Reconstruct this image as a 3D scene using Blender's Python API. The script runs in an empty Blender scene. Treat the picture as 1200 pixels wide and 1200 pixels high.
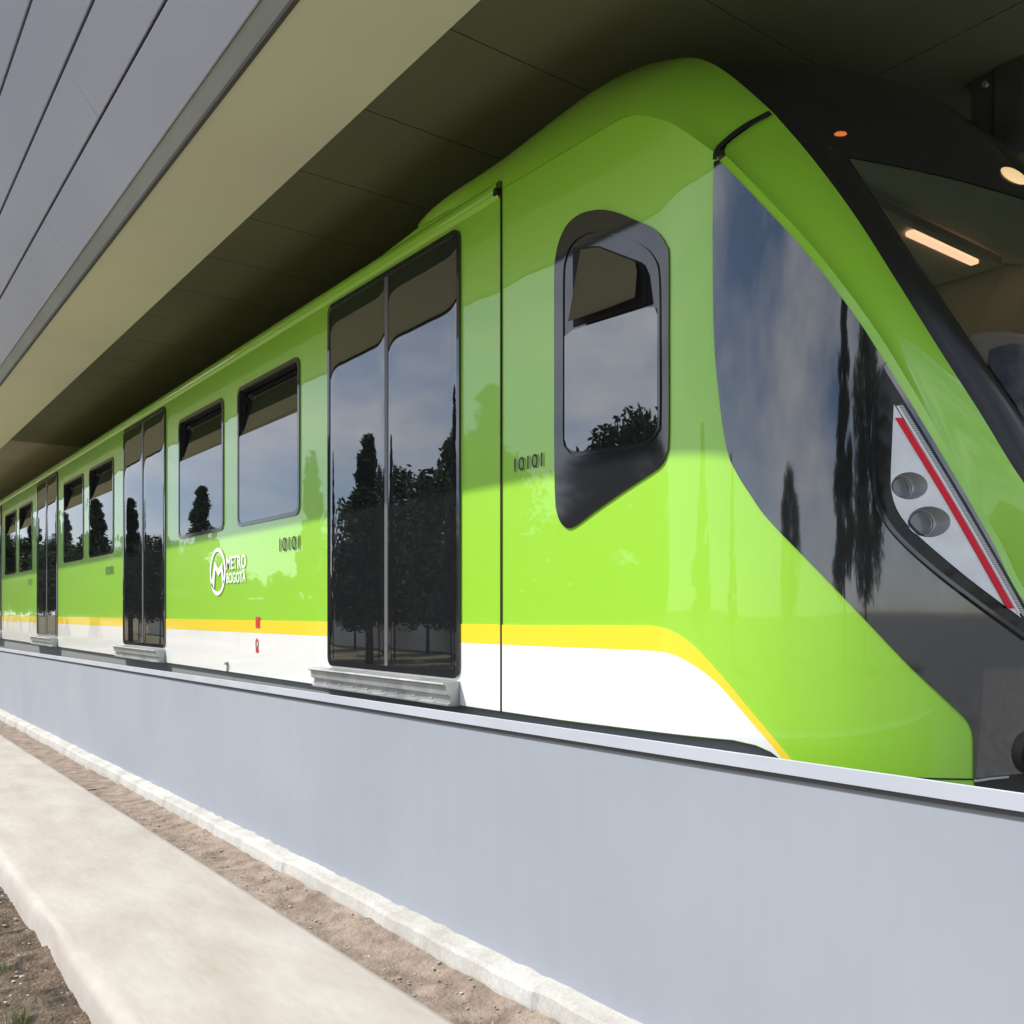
import bpy, bmesh, math, random
from mathutils import Vector, Matrix, noise
from mathutils.bvhtree import BVHTree
R = random.Random(7)
S = bpy.context.scene
COL = S.collection
# ------------------------------------------------------------------ metric frame
# x runs along the train (nose towards +x), y into the platform, z up.
# heights below are given from the camera's eye level and shifted by EYE when a mesh is made.
EYE = 1.62
TH = math.radians(36.83); CT, ST = math.cos(TH), math.sin(TH)
F, CX, HY = 1075.0, 600.0, 718.0       # survey of the photograph: focal length, centre and horizon in its pixels
D = 2.5                                # distance to the train side
MID = 3.9                              # centre line of the train
TILT = 0.0089                          # the paving falls gently along the platform

def dirv(px):
    u = (px - CX) / F
    return (-CT + u * ST, ST + u * CT)
def P(px, py, Y):
    dx, dy = dirv(px); t = Y / dy
    return Vector((dx * t, Y, (HY - py) / F * t))
def PZ(px, py, z):
    dx, dy = dirv(px); t = z * F / (HY - py)
    return Vector((dx * t, dy * t, z))
def PX(px, Y=D):
    dx, dy = dirv(px); return dx / dy * Y
def T(x, z): return z + TILT * x

def catmull(pts, n=8, closed=False):
    pts = [Vector(p) for p in pts]; out = []; N = len(pts)
    rng = range(N if closed else N - 1)
    for i in rng:
        if closed: p0, p1, p2, p3 = pts[i-1], pts[i], pts[(i+1) % N], pts[(i+2) % N]
        else:
            p1, p2 = pts[i], pts[i+1]
            p0 = pts[i-1] if i > 0 else p1 * 2 - p2
            p3 = pts[i+2] if i + 2 < N else p2 * 2 - p1
        for k in range(n):
            t = k / n
            out.append(0.5 * ((2*p1) + (p2-p0)*t + (2*p0-5*p1+4*p2-p3)*t*t + (3*p1-p0-3*p2+p3)*t**3))
    if not closed: out.append(pts[-1])
    return out
def resample(pts, n):
    L = [0.0]
    for a, b in zip(pts, pts[1:]): L.append(L[-1] + (b - a).length)
    out = []; j = 0
    for i in range(n):
        s = L[-1] * i / (n - 1)
        while j < len(pts) - 2 and L[j+1] < s: j += 1
        d = L[j+1] - L[j]
        out.append(pts[j].lerp(pts[j+1], (s - L[j]) / d if d > 1e-9 else 0))
    return out

# ------------------------------------------------------------------ plan curve of the train side and nose
PLAN = [Vector((-24.6, D, 0))] + catmull([Vector(p) for p in ((-3.6, D, 0), (-3.0, D, 0), (-2.5, D, 0), (-2.3, D + .006, 0), (-2.1, D + .032, 0), (-1.9, D + .09, 0), (-1.7, D + .195, 0),
                (-1.52, D + .36, 0), (-1.38, D + .58, 0), (-1.29, D + .84, 0), (-1.24, D + 1.12, 0), (-1.22, MID, 0))], 14)
for p in PLAN:
    if p.x < -2.5: p.y = D
SL = [0.0]
for a, b in zip(PLAN, PLAN[1:]): SL.append(SL[-1] + (b - a).length)
S_END = SL[-1]
def plan(s):
    s = max(0.0, min(S_END, s)); lo, hi = 0, len(SL) - 1
    while hi - lo > 1:
        m = (lo + hi) // 2
        if SL[m] <= s: lo = m
        else: hi = m
    t = (s - SL[lo]) / (SL[hi] - SL[lo]); p = PLAN[lo].lerp(PLAN[hi], t)
    a = PLAN[hi] - PLAN[lo]
    a2 = PLAN[min(hi+1, len(PLAN)-1)] - PLAN[lo]; a0 = PLAN[hi] - PLAN[max(lo-1, 0)]
    tg = a0.normalized().lerp(a2.normalized(), t).normalized()
    return p, Vector((tg.y, -tg.x, 0))          # outward normal
def sx(x): return x + 24.6                       # valid on the straight side
def sp(px, py):                                  # photo pixel -> (s, z) on the side surface
    dx, dy = dirv(px)
    for i in range(len(PLAN) - 1):
        a, b = PLAN[i], PLAN[i+1]
        fa = a.x * dy - a.y * dx; fb = b.x * dy - b.y * dx
        if fa <= 0 <= fb or fb <= 0 <= fa:
            t = fa / (fa - fb) if fa != fb else 0
            p = a.lerp(b, t); dep = p.y / dy
            return Vector((SL[i] + t * (SL[i+1] - SL[i]), (HY - py) / F * dep, 0))
    raise ValueError(px)
def on_side(v, off=0.0):
    p, n = plan(v.x); q = p + n * off
    return Vector((q.x, q.y, v.y))
def SPP(px, py, off=0.0): return on_side(sp(px, py), off)

# ------------------------------------------------------------------ objects
def link(o): COL.objects.link(o); return o
def prop(o, label=None, cat=None, group=None, kind=None):
    if label: o['label'] = label
    if cat: o['category'] = cat
    if group: o['group'] = group
    if kind: o['kind'] = kind
    return o
def empty(name, loc, label, cat, group=None):
    o = bpy.data.objects.new(name, None); o.location = (loc[0], loc[1], loc[2] + EYE); o.empty_display_size = .3
    link(o); return prop(o, label, cat, group)
def abs_loc(o):
    v = Vector(o.location)
    while o.parent: o = o.parent; v = v + Vector(o.location)
    return v
def mk(name, bm, mats, parent=None, label=None, loc=None, smooth=None):
    """one mesh object; bm is in eye-level coordinates"""
    me = bpy.data.meshes.new(name)
    base = Vector((0, 0, 0)) if loc is None else Vector(loc)
    base_w = base + Vector((0, 0, EYE if loc is not None else 0))
    for v in bm.verts: v.co = v.co + Vector((0, 0, EYE)) - base_w
    if smooth is not None:
        for f in bm.faces: f.smooth = smooth
    an = bm.verts.layers.float_vector.get('an'); nrm_ = None
    if an:
        bm.normal_update(); nrm_ = [(v[an] if v[an].length > .5 else v.normal).copy() for v in bm.verts]
    bm.to_mesh(me); bm.free()
    if nrm_: me.normals_split_custom_set_from_vertices(nrm_)
    if not isinstance(mats, (list, tuple)): mats = [mats]
    for m in mats: me.materials.append(m)
    o = bpy.data.objects.new(name, me); link(o); o.location = base_w
    if parent:
        o.parent = parent; o.location = base_w - abs_loc(parent)
    if label: o['label'] = label
    return o
def copy_tree(o, parent, dloc=None):
    c = o.copy(); COL.objects.link(c); c.parent = parent
    if dloc is not None: c.location = Vector(o.location) + Vector(dloc)
    for ch in list(o.children): copy_tree(ch, c)
    return c

def box(bm, x0, x1, y0, y1, z0, z1, mi=0, bev=0.0):
    vs = [bm.verts.new((x, y, z)) for x in (x0, x1) for y in (y0, y1) for z in (z0, z1)]
    q = [(0, 1, 3, 2), (4, 6, 7, 5), (0, 4, 5, 1), (2, 3, 7, 6), (0, 2, 6, 4), (1, 5, 7, 3)]
    fs = []
    for f in q:
        fc = bm.faces.new([vs[i] for i in f]); fc.material_index = mi; fs.append(fc)
    if bev:
        es = set(e for f in fs for e in f.edges)
        r = bmesh.ops.bevel(bm, geom=list(es), offset=bev, segments=2, affect='EDGES', profile=.6)
        for f in r['faces']: f.material_index = mi
    return fs
def extrude_profile(bm, prof, x0, x1, mi=0, closed=True, tilt=False, xs=None, cap=True):
    """prof: (y, z) list swept along x"""
    xs = xs or [x0, x1]; rows = []
    for x in xs:
        rows.append([bm.verts.new((x, y, T(x, z) if tilt else z)) for y, z in prof])
    n = len(prof)
    for a, b in zip(rows, rows[1:]):
        for i in range(n if closed else n - 1):
            f = bm.faces.new((a[i], b[i], b[(i+1) % n], a[(i+1) % n])); f.material_index = mi
    if closed and cap:
        for r_ in (rows[0], rows[-1]):
            f = bm.faces.new(r_); f.material_index = mi
    bmesh.ops.recalc_face_normals(bm, faces=bm.faces[:])
def tube(bm, a, b, r0, r1=None, n=16, mi=0, cap=True):
    a, b = Vector(a), Vector(b); r1 = r0 if r1 is None else r1
    d = (b - a).normalized(); u = d.orthogonal().normalized(); w = d.cross(u)
    A = []; B = []
    for i in range(n):
        t = 2 * math.pi * i / n; e = u * math.cos(t) + w * math.sin(t)
        A.append(bm.verts.new(a + e * r0)); B.append(bm.verts.new(b + e * r1))
    for i in range(n):
        f = bm.faces.new((A[i], A[(i+1) % n], B[(i+1) % n], B[i])); f.smooth = True; f.material_index = mi
    if cap:
        f = bm.faces.new(A[::-1]); f.material_index = mi
        f = bm.faces.new(B); f.material_index = mi
def region(bm, poly, off, thick=0.004, mi=0, rim_mi=None, step=0.05, holes=()):
    """a panel lying on the curved side: poly is a closed (s, z) outline"""
    b = bmesh.new()
    vs = [b.verts.new((v[0], v[1], 0)) for v in poly]
    if holes:
        es = [b.edges.new((vs[i], vs[(i+1) % len(vs)])) for i in range(len(vs))]
        for h in holes:
            hv = [b.verts.new((v[0], v[1], 0)) for v in h]
            es += [b.edges.new((hv[i], hv[(i+1) % len(hv)])) for i in range(len(hv))]
        bmesh.ops.triangle_fill(b, edges=es, use_beauty=True, use_dissolve=False, normal=(0, 0, 1))
    else:
        b.faces.new(vs).normal_update()
        bmesh.ops.triangulate(b, faces=b.faces[:])
    lo = min(v[0] for v in poly); hi = max(v[0] for v in poly)
    s = max(lo, sx(-2.5)); s = math.ceil(s / step) * step
    while s < hi:
        bmesh.ops.bisect_plane(b, geom=b.verts[:] + b.edges[:] + b.faces[:], plane_co=(s, 0, 0), plane_no=(1, 0, 0), dist=1e-5)
        s += step
    b.verts.ensure_lookup_table(); b.verts.index_update()
    m = {}
    an = bm.verts.layers.float_vector.get('an') or bm.verts.layers.float_vector.new('an')
    for v in b.verts: m[v.index] = bm.verts.new(on_side(v.co, off))
    for v in b.verts: m[v.index][an] = plan(v.co.x)[1]
    inn = {}; rimv = {}
    for f in b.faces:
        nf = bm.faces.new([m[v.index] for v in f.verts]); nf.smooth = True; nf.material_index = mi
        c = nf.calc_center_median(); nf.normal_update()
        p, n = plan(sum(v.co.x for v in f.verts) / len(f.verts))
        if nf.normal.dot(n) < 0: nf.normal_flip()
    if thick:
        for e in b.edges:
            if e.is_boundary:
                q = []
                for v in e.verts:
                    if v.index not in inn:
                        inn[v.index] = bm.verts.new(on_side(v.co, off - thick)); rimv[v.index] = bm.verts.new(on_side(v.co, off))
                    q.append(v.index)
                try:
                    f = bm.faces.new((rimv[q[0]], rimv[q[1]], inn[q[1]], inn[q[0]])); f.material_index = mi if rim_mi is None else rim_mi
                except ValueError: pass
    b.free()
def ring(bm, outer, inner, off, off_in=None, thick=.004, mi=0, step=.05, depth=0.0):
    """frame between two outlines with the same number of points; returns nothing"""
    off_in = off if off_in is None else off_in
    n = len(outer)
    A = [bm.verts.new(on_side(v, off)) for v in outer]; B = [bm.verts.new(on_side(v, off_in)) for v in inner]
    A0 = [bm.verts.new(on_side(v, off - thick)) for v in outer]
    fs = []
    for i in range(n):
        j = (i + 1) % n
        fs.append(bm.faces.new((A[i], A[j], B[j], B[i])))
        fs.append(bm.faces.new((A0[i], A0[j], A[j], A[i])))
    if depth:
        B0 = [bm.verts.new(on_side(v, off_in - depth)) for v in inner]
        for i in range(n):
            j = (i + 1) % n
            fs.append(bm.faces.new((B[i], B[j], B0[j], B0[i])))
    for f in fs: f.material_index = mi
    bmesh.ops.recalc_face_normals(bm, faces=fs)
def rrect(x0, x1, z0, z1, r, n=6):
    out = []
    for cx, cz, a0 in ((x1 - r, z1 - r, 0), (x0 + r, z1 - r, 90), (x0 + r, z0 + r, 180), (x1 - r, z0 + r, 270)):
        for k in range(n + 1):
            a = math.radians(a0 + 90 * k / n); out.append(Vector((cx + r * math.cos(a), cz + r * math.sin(a), 0)))
    return out
def coons(bm, bot, top, left, right, nu, nv, mi=0, bulge=None, mirror=False, flip=False):
    """patch from four boundary polylines: bot/top run along u, left/right run from bot to top"""
    bo, to, le, ri = resample(bot, nu), resample(top, nu), resample(left, nv), resample(right, nv)
    g = []
    for j in range(nv):
        v = j / (nv - 1); row = []
        for i in range(nu):
            u = i / (nu - 1)
            p = bo[i]*(1-v) + to[i]*v + le[j]*(1-u) + ri[j]*u - (bo[0]*(1-u)*(1-v) + bo[-1]*u*(1-v) + to[0]*(1-u)*v + to[-1]*u*v)
            if bulge is not None: p = p + bulge * (4*v*(1-v)) * (1 - (2*u-1)**8)
            row.append(p)
        g.append(row)
    def put(fn, fl):
        G = [[bm.verts.new(fn(p)) for p in row] for row in g]
        for j in range(nv - 1):
            for i in range(nu - 1):
                q = [G[j][i], G[j][i+1], G[j+1][i+1], G[j+1][i]]
                q2 = []
                for v_ in q:
                    if not any((v_.co - w.co).length < 1e-7 for w in q2): q2.append(v_)
                if len(q2) < 3: continue
                if fl: q2 = q2[::-1]
                f = bm.faces.new(q2); f.smooth = True; f.material_index = mi
        return G
    put(lambda p: p, flip)
    if mirror: put(lambda p: Vector((p.x, 2*MID - p.y, p.z)), not flip)
def line(a, b, n=2): return [Vector(a).lerp(Vector(b), i / (n - 1)) for i in range(n)]
def mir(p): return Vector((p.x, 2*MID - p.y, p.z))

# ------------------------------------------------------------------ materials
def mat(name, base=(.5, .5, .5), rough=.5, metal=0.0, spec=.5, coat=0.0, coat_r=.03, ior=1.5, emis=None, es=0.0):
    m = bpy.data.materials.new(name); m.use_nodes = True
    b = m.node_tree.nodes['Principled BSDF']
    b.inputs['Base Color'].default_value = (*base, 1); b.inputs['Roughness'].default_value = rough
    b.inputs['Metallic'].default_value = metal; b.inputs['Specular IOR Level'].default_value = spec
    b.inputs['Coat Weight'].default_value = coat; b.inputs['Coat Roughness'].default_value = coat_r
    b.inputs['IOR'].default_value = ior
    if emis: b.inputs['Emission Color'].default_value = (*emis, 1); b.inputs['Emission Strength'].default_value = es
    return m
def nodes(m): return m.node_tree.nodes, m.node_tree.links, m.node_tree.nodes['Principled BSDF']
def add_var(m, c1, c2, scale=3.0, detail=6, stretch=(1, 1, 1), lo=.35, hi=.65, bump=0.0, bscale=None, bdist=.01, rough=None, grain=None):
    """noise between two colours plus an optional fine bump, in object space"""
    N, L, b = nodes(m)
    tc = N.new('ShaderNodeTexCoord'); mp = N.new('ShaderNodeMapping'); mp.inputs['Scale'].default_value = stretch
    nz = N.new('ShaderNodeTexNoise'); nz.inputs['Scale'].default_value = scale; nz.inputs['Detail'].default_value = detail
    rp = N.new('ShaderNodeValToRGB'); rp.color_ramp.elements[0].position = lo; rp.color_ramp.elements[1].position = hi
    rp.color_ramp.elements[0].color = (*c1, 1); rp.color_ramp.elements[1].color = (*c2, 1)
    L.new(tc.outputs['Object'], mp.inputs['Vector']); L.new(mp.outputs['Vector'], nz.inputs['Vector'])
    L.new(nz.outputs['Fac'], rp.inputs['Fac']); L.new(rp.outputs['Color'], b.inputs['Base Color'])
    if grain:
        g1 = N.new('ShaderNodeTexNoise'); g1.inputs['Scale'].default_value = grain[0]; g1.inputs['Detail'].default_value = 4
        gm = N.new('ShaderNodeMapping'); gm.inputs['Scale'].default_value = grain[3] if len(grain) > 3 else (1, 1, 1)
        L.new(tc.outputs['Object'], gm.inputs['Vector'])
        gr_ = N.new('ShaderNodeMapRange'); gr_.inputs['From Min'].default_value = .25; gr_.inputs['From Max'].default_value = .75; gr_.inputs['To Min'].default_value = grain[1]; gr_.inputs['To Max'].default_value = grain[2]
        mxg = N.new('ShaderNodeMix'); mxg.data_type = 'RGBA'; mxg.blend_type = 'MULTIPLY'; mxg.inputs['Factor'].default_value = 1
        L.new(gm.outputs['Vector'], g1.inputs['Vector']); L.new(g1.outputs['Fac'], gr_.inputs['Value']); L.new(rp.outputs['Color'], mxg.inputs[6]); L.new(gr_.outputs['Result'], mxg.inputs[7])
        L.new(mxg.outputs[2], b.inputs['Base Color'])
    if bump:
        n2 = N.new('ShaderNodeTexNoise'); n2.inputs['Scale'].default_value = bscale or scale * 6; n2.inputs['Detail'].default_value = 8
        bp = N.new('ShaderNodeBump'); bp.inputs['Strength'].default_value = bump; bp.inputs['Distance'].default_value = bdist
        L.new(mp.outputs['Vector'], n2.inputs['Vector']); L.new(n2.outputs['Fac'], bp.inputs['Height']); L.new(bp.outputs['Normal'], b.inputs['Normal'])
    if rough:
        mr = N.new('ShaderNodeMapRange'); mr.inputs['To Min'].default_value = rough[0]; mr.inputs['To Max'].default_value = rough[1]
        L.new(nz.outputs['Fac'], mr.inputs['Value']); L.new(mr.outputs['Result'], b.inputs['Roughness'])
    return m
def wavy(m, scale=1.5, strength=.03, dist=.05, stretch=(1, 1, 1), coat=False):
    """the slight waviness of a real pane or sprayed panel"""
    N, L, b = nodes(m)
    tc = N.new('ShaderNodeTexCoord'); mp = N.new('ShaderNodeMapping'); mp.inputs['Scale'].default_value = stretch
    nz = N.new('ShaderNodeTexNoise'); nz.inputs['Scale'].default_value = scale; nz.inputs['Detail'].default_value = 1.5
    bp = N.new('ShaderNodeBump'); bp.inputs['Strength'].default_value = strength; bp.inputs['Distance'].default_value = dist
    L.new(tc.outputs['Object'], mp.inputs['Vector']); L.new(mp.outputs['Vector'], nz.inputs['Vector'])
    L.new(nz.outputs['Fac'], bp.inputs['Height'])
    L.new(bp.outputs['Normal'], b.inputs['Normal'])
    if coat: L.new(bp.outputs['Normal'], b.inputs['Coat Normal'])
    return m
GREEN = (.31, .64, .035)
M = {}
M['green'] = wavy(mat('green_paint', GREEN, .35, coat=1.0, coat_r=.02), 2.2, .09, .03, coat=True)
M['white'] = wavy(mat('white_paint', (.82, .82, .80), .35, coat=1.0, coat_r=.02), 2.2, .09, .03, coat=True)
M['yellow'] = wavy(mat('yellow_paint', (.90, .68, .03), .35, coat=1.0, coat_r=.02), 2.2, .09, .03, coat=True)
M['black_gloss'] = wavy(mat('black_gloss', (.018, .019, .022), .06, ior=1.75), 1.4, .05, .03)
M['mask'] = wavy(mat('smoked_panel', (.016, .0165, .018), .04, ior=2.15), 1.1, .06, .03)
M['glass_dark'] = wavy(mat('tinted_glass', (.012, .013, .015), .01, ior=2.35), 2.2, .05, .02, (1, 1, .25))
M['glass_window'] = wavy(mat('tinted_window_glass', (.012, .013, .015), .01, ior=2.5), 1.2, .03, .02)
M['housing'] = wavy(mat('headlight_housing', (.006, .006, .006), .16, spec=.35), 9, .25, .02)
M['surround'] = mat('satin_black', (.016, .016, .014), .22, spec=.5)
M['rubber'] = mat('black_rubber', (.02, .02, .02), .6)
M['seal'] = mat('grey_seal', (.12, .12, .125), .4)
M['groove'] = mat('panel_gap', (.008, .008, .008), .8)
M['alu'] = add_var(mat('brushed_aluminium', (.45, .46, .46), .4, metal=.6), (.36, .37, .37), (.5, .51, .5), 8, rough=(.3, .5))
M['gap_grey'] = mat('gap_shade_grey', (.07, .073, .08), .6)  # shade of the gap under the coping, put into the colour
M['grey_lip'] = mat('skirt_edge', (.24, .24, .23), .6)
M['letter_black'] = mat('black_lettering', (.02, .02, .02), .5)
M['letter_white'] = mat('white_lettering', (.85, .85, .85), .4)
M['red_mark'] = mat('red_marking', (.55, .03, .04), .4)
M['silver'] = add_var(mat('headlight_reflector', (.7, .71, .72), .35, metal=.2), (.60, .61, .62), (.74, .75, .75), 9, rough=(.25, .45))
M['chrome'] = mat('lamp_bowl', (.42, .43, .43), .36, metal=.45)
M['lamp'] = mat('lamp_lens', (.17, .175, .18), .25, coat=.5)
M['red_lens'] = mat('red_lens', (.70, .008, .03), .45, spec=.3)
M['ribbed'] = mat('ribbed_trim', (.3, .3, .3), .3, metal=.5)
N, L, b_ = nodes(M['ribbed']); tc_ = N.new('ShaderNodeTexCoord'); wv = N.new('ShaderNodeTexWave'); wv.bands_direction = 'Z'; wv.inputs['Scale'].default_value = 45
rp_ = N.new('ShaderNodeValToRGB'); rp_.color_ramp.elements[0].color = (.16, .16, .16, 1); rp_.color_ramp.elements[1].color = (.42, .42, .42, 1)
L.new(tc_.outputs['Object'], wv.inputs['Vector']); L.new(wv.outputs['Fac'], rp_.inputs['Fac']); L.new(rp_.outputs['Color'], b_.inputs['Base Color'])
M['orange'] = mat('orange_spot_glow', (.6, .12, .02), .3, emis=(1, .25, .06), es=.35)  # orange emissive spot on the visor
M['warm'] = mat('warm_spot_glow', (.7, .55, .3), .3, emis=(1, .66, .3), es=.5)  # warm emissive spot on the visor
M['led'] = mat('lit_tube', (.9, .7, .55), .3, emis=(1, .56, .36), es=.95)
M['cab_light'] = add_var(mat('cab_lining', (.6, .6, .5), .5), (.78, .78, .68), (.84, .84, .74), 4)
M['cab_dark'] = mat('cab_dark_lining', (.12, .12, .11), .6)
M['seat'] = add_var(mat('seat_fabric', (.05, .04, .035), .8), (.03, .026, .022), (.075, .06, .05), 30)
M['under'] = mat('underframe', (.03, .03, .03), .8)
M['roof'] = M['green']
# windscreen: a clear, lightly tinted sheet
m = bpy.data.materials.new('windscreen_glass'); m.use_nodes = True
N, L = m.node_tree.nodes, m.node_tree.links; N.clear()
o = N.new('ShaderNodeOutputMaterial'); mx = N.new('ShaderNodeMixShader'); tr = N.new('ShaderNodeBsdfTransparent'); gl = N.new('ShaderNodeBsdfGlossy'); fr = N.new('ShaderNodeFresnel')
tr.inputs['Color'].default_value = (.92, .95, .90, 1); gl.inputs['Roughness'].default_value = .01; fr.inputs['IOR'].default_value = 1.55
L.new(fr.outputs['Fac'], mx.inputs['Fac']); L.new(tr.outputs[0], mx.inputs[1]); L.new(gl.outputs[0], mx.inputs[2]); L.new(mx.outputs[0], o.inputs['Surface'])
M['windscreen'] = m
# building and ground
M['clad'] = add_var(mat('zinc_cladding', (.42, .43, .46), .42, metal=.15), (.455, .475, .585), (.545, .565, .67), .8, 3, (.4, 1, 1), .3, .7, rough=(.32, .5))
M['trim'] = add_var(mat('olive_trim', (.25, .245, .18), .55), (.22, .215, .16), (.27, .265, .20), 2)
M['trim_dark'] = mat('dark_drip_edge', (.06, .045, .035), .6)
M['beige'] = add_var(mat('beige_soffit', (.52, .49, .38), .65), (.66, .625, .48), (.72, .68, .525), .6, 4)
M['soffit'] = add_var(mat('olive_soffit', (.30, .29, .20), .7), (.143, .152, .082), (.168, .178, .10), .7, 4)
M['soffit_far_lit'] = add_var(mat('bounce_lit_soffit', (.42, .37, .29), .7), (.39, .345, .27), (.45, .40, .31), .8, 4)  # bounced sunlight at the far end, put into a lighter brown
M['steel'] = add_var(mat('dark_steel', (.09, .09, .075), .5, metal=.3), (.07, .07, .06), (.11, .11, .09), 5)
M['back'] = mat('back_wall', (.2, .2, .18), .8)
M['wall'] = add_var(mat('grey_render', (.34, .37, .43), .75), (.286, .314, .364), (.316, .344, .390), 1.1, 6, (1, 1, 1), .3, .7, bump=.10, bscale=70, bdist=.003, grain=(5, .982, 1.015, (3.5, 1, .25)))
M['coping'] = add_var(mat('coping_metal', (.56, .585, .64), .5), (.42, .45, .51), (.47, .50, .56), 2)
M['footing'] = add_var(mat('white_concrete', (.70, .69, .65), .9), (.38, .365, .33), (.51, .505, .48), 4, 9, (1, 1, .6), .28, .6, bump=.5, bscale=45, bdist=.006, grain=(60, .85, 1.08))
M['path'] = add_var(mat('pale_concrete', (.6, .56, .5), .9), (.395, .354, .315), (.475, .444, .408), 1.6, 10, (1.0, 2.6, 1), .30, .68, bump=.22, bscale=60, bdist=.004, grain=(14, .93, 1.05, (.7, 2.6, 1)))
M['bed'] = add_var(mat('track_bed_concrete', (.3, .29, .27), .9), (.19, .185, .175), (.26, .255, .245), 2, 8)
M['paving'] = add_var(mat('grey_paving', (.36, .36, .35), .85), (.13, .13, .13), (.18, .18, .178), .8, 8, bump=.2, bscale=20)
M['soil'] = add_var(mat('brown_soil', (.2, .14, .1), .95), (.17, .128, .098), (.34, .275, .222), 9, 10, (1, 1, 1), .3, .68, bump=.8, bscale=45, bdist=.02)
M['dark_soil'] = add_var(mat('dark_soil', (.1, .07, .05), .95), (.035, .024, .018), (.20, .145, .10), 14, 10, (1, 1, 1), .32, .68, bump=1, bscale=60, bdist=.03)
M['lawn'] = add_var(mat('lawn', (.08, .1, .03), .95), (.26, .20, .13), (.12, .13, .05), .35, 8, (1, 1, 1), .4, .6)
M['stone'] = add_var(mat('pebble', (.4, .36, .31), .9), (.25, .2, .16), (.55, .5, .44), 12)
M['blade'] = add_var(mat('grass_blade', (.14, .2, .05), .7), (.09, .14, .03), (.22, .28, .09), 9)
M['leaf'] = add_var(mat('leaf', (.05, .08, .025), .6), (.028, .05, .016), (.075, .115, .035), .5, 3)
M['leaf_dark'] = add_var(mat('leaf_dark', (.04, .06, .025), .6), (.02, .035, .014), (.05, .08, .03), .6, 3)
M['bark'] = add_var(mat('bark', (.1, .075, .055), .9), (.06, .045, .035), (.13, .1, .08), 6, bump=.5)
M['white_wall'] = add_var(mat('white_render', (.75, .75, .74), .8), (.7, .7, .69), (.78, .78, .77), .6)

# ------------------------------------------------------------------ world, sun, camera
SUN_DIR = Vector((-0.50, -0.73, 1.0)).normalized()         # towards the sun
elev = math.asin(SUN_DIR.z); az = math.atan2(SUN_DIR.x, SUN_DIR.y)
W = bpy.data.worlds.new('World'); S.world = W; W.use_nodes = True
N, L = W.node_tree.nodes, W.node_tree.links; N.clear()
out = N.new('ShaderNodeOutputWorld'); bg = N.new('ShaderNodeBackground'); sky = N.new('ShaderNodeTexSky')
sky.sky_type = 'NISHITA'; sky.sun_disc = False; sky.sun_elevation = elev; sky.sun_rotation = az
sky.altitude = 2600; sky.air_density = 1.0; sky.dust_density = 2.0
tc = N.new('ShaderNodeTexCoord'); mp = N.new('ShaderNodeMapping'); mp.inputs['Scale'].default_value = (1, 1, 2.6)
n1 = N.new('ShaderNodeTexNoise'); n1.inputs['Scale'].default_value = 2.4; n1.inputs['Detail'].default_value = 9; n1.inputs['Roughness'].default_value = .58
rp = N.new('ShaderNodeValToRGB'); rp.color_ramp.elements[0].position = .37; rp.color_ramp.elements[1].position = .66
mixc = N.new('ShaderNodeMix'); mixc.data_type = 'RGBA'
L.new(tc.outputs['Generated'], mp.inputs['Vector']); L.new(mp.outputs['Vector'], n1.inputs['Vector']); L.new(n1.outputs['Fac'], rp.inputs['Fac'])
L.new(rp.outputs['Color'], mixc.inputs['Factor']); L.new(sky.outputs['Color'], mixc.inputs[6])
mixc.inputs[7].default_value = (8.5, 8.8, 9.4, 1)
L.new(mixc.outputs[2], bg.inputs['Color']); bg.inputs['Strength'].default_value = .125
L.new(bg.outputs[0], out.inputs['Surface'])
sl = bpy.data.lights.new('sun', 'SUN'); sl.energy = 3.9; sl.angle = math.radians(.53); sl.color = (1, .955, .88)
so = bpy.data.objects.new('sun', sl); link(so); so.rotation_euler = SUN_DIR.to_track_quat('Z', 'Y').to_euler(); so.location = (-8, -12, 20)
cd = bpy.data.cameras.new('camera'); cam = bpy.data.objects.new('camera', cd); link(cam)
cam.location = (0, 0, EYE)
cam.rotation_euler = (math.radians(90), 0, math.atan2(CT, ST))       # level, turned towards the train
cd.sensor_width = 36; cd.lens = 36 * F / 1200; cd.shift_y = (HY - 600) / 1200; cd.clip_end = 2000; cd.clip_start = .05
S.camera = cam
S.view_settings.view_transform = 'Standard'; S.view_settings.look = 'None'; S.view_settings.gamma = 1; S.view_settings.exposure = .45
S.render.resolution_x = S.render.resolution_y = 1024

# ================================================================== THE TRAIN
train = empty('passenger_train', (-12, MID, -1.45), 'lime green metro train with white skirt and black glass cab, standing behind the grey wall', 'train')
ZB = -.457                     # lower edge of the side
# ---- feature curves
band_low_px = [(843, 188), (880, 226), (940, 291), (1000, 368), (1040, 430), (1100, 528), (1160, 632), (1200, 706)]
band_low = catmull([SPP(*p) for p in band_low_px] + [Vector((-1.29, 3.33, -.16)), Vector((-1.235, 3.62, -.24)), Vector((-1.22, MID, -.26))], 8)
crease = catmull([SPP(*p, 0) + Vector((0, .012, .0)) for p in ((848, 181), (893, 227), (953, 292), (1013, 370), (1052, 430), (1110, 528), (1169, 632), (1206, 700))]
                 + [Vector((-1.275, 3.36, -.12)), Vector((-1.22, 3.64, -.20)), Vector((-1.205, MID, -.22))], 8)
def band_up_y(t): return 2.83 + .23 * t
bu_px = [(905, 131), (950, 183), (1000, 250), (1050, 328), (1100, 408), (1150, 486), (1200, 566)]
band_up = catmull([P(x, y, band_up_y(i / 6)) for i, (x, y) in enumerate(bu_px)] + [Vector((-1.24, 3.22, .16)), Vector((-1.12, 3.5, -.03)), Vector((-1.09, MID, -.08))], 8)
ws_px = [(994, 184), (1045, 262), (1100, 344), (1150, 418), (1200, 492)]
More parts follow.
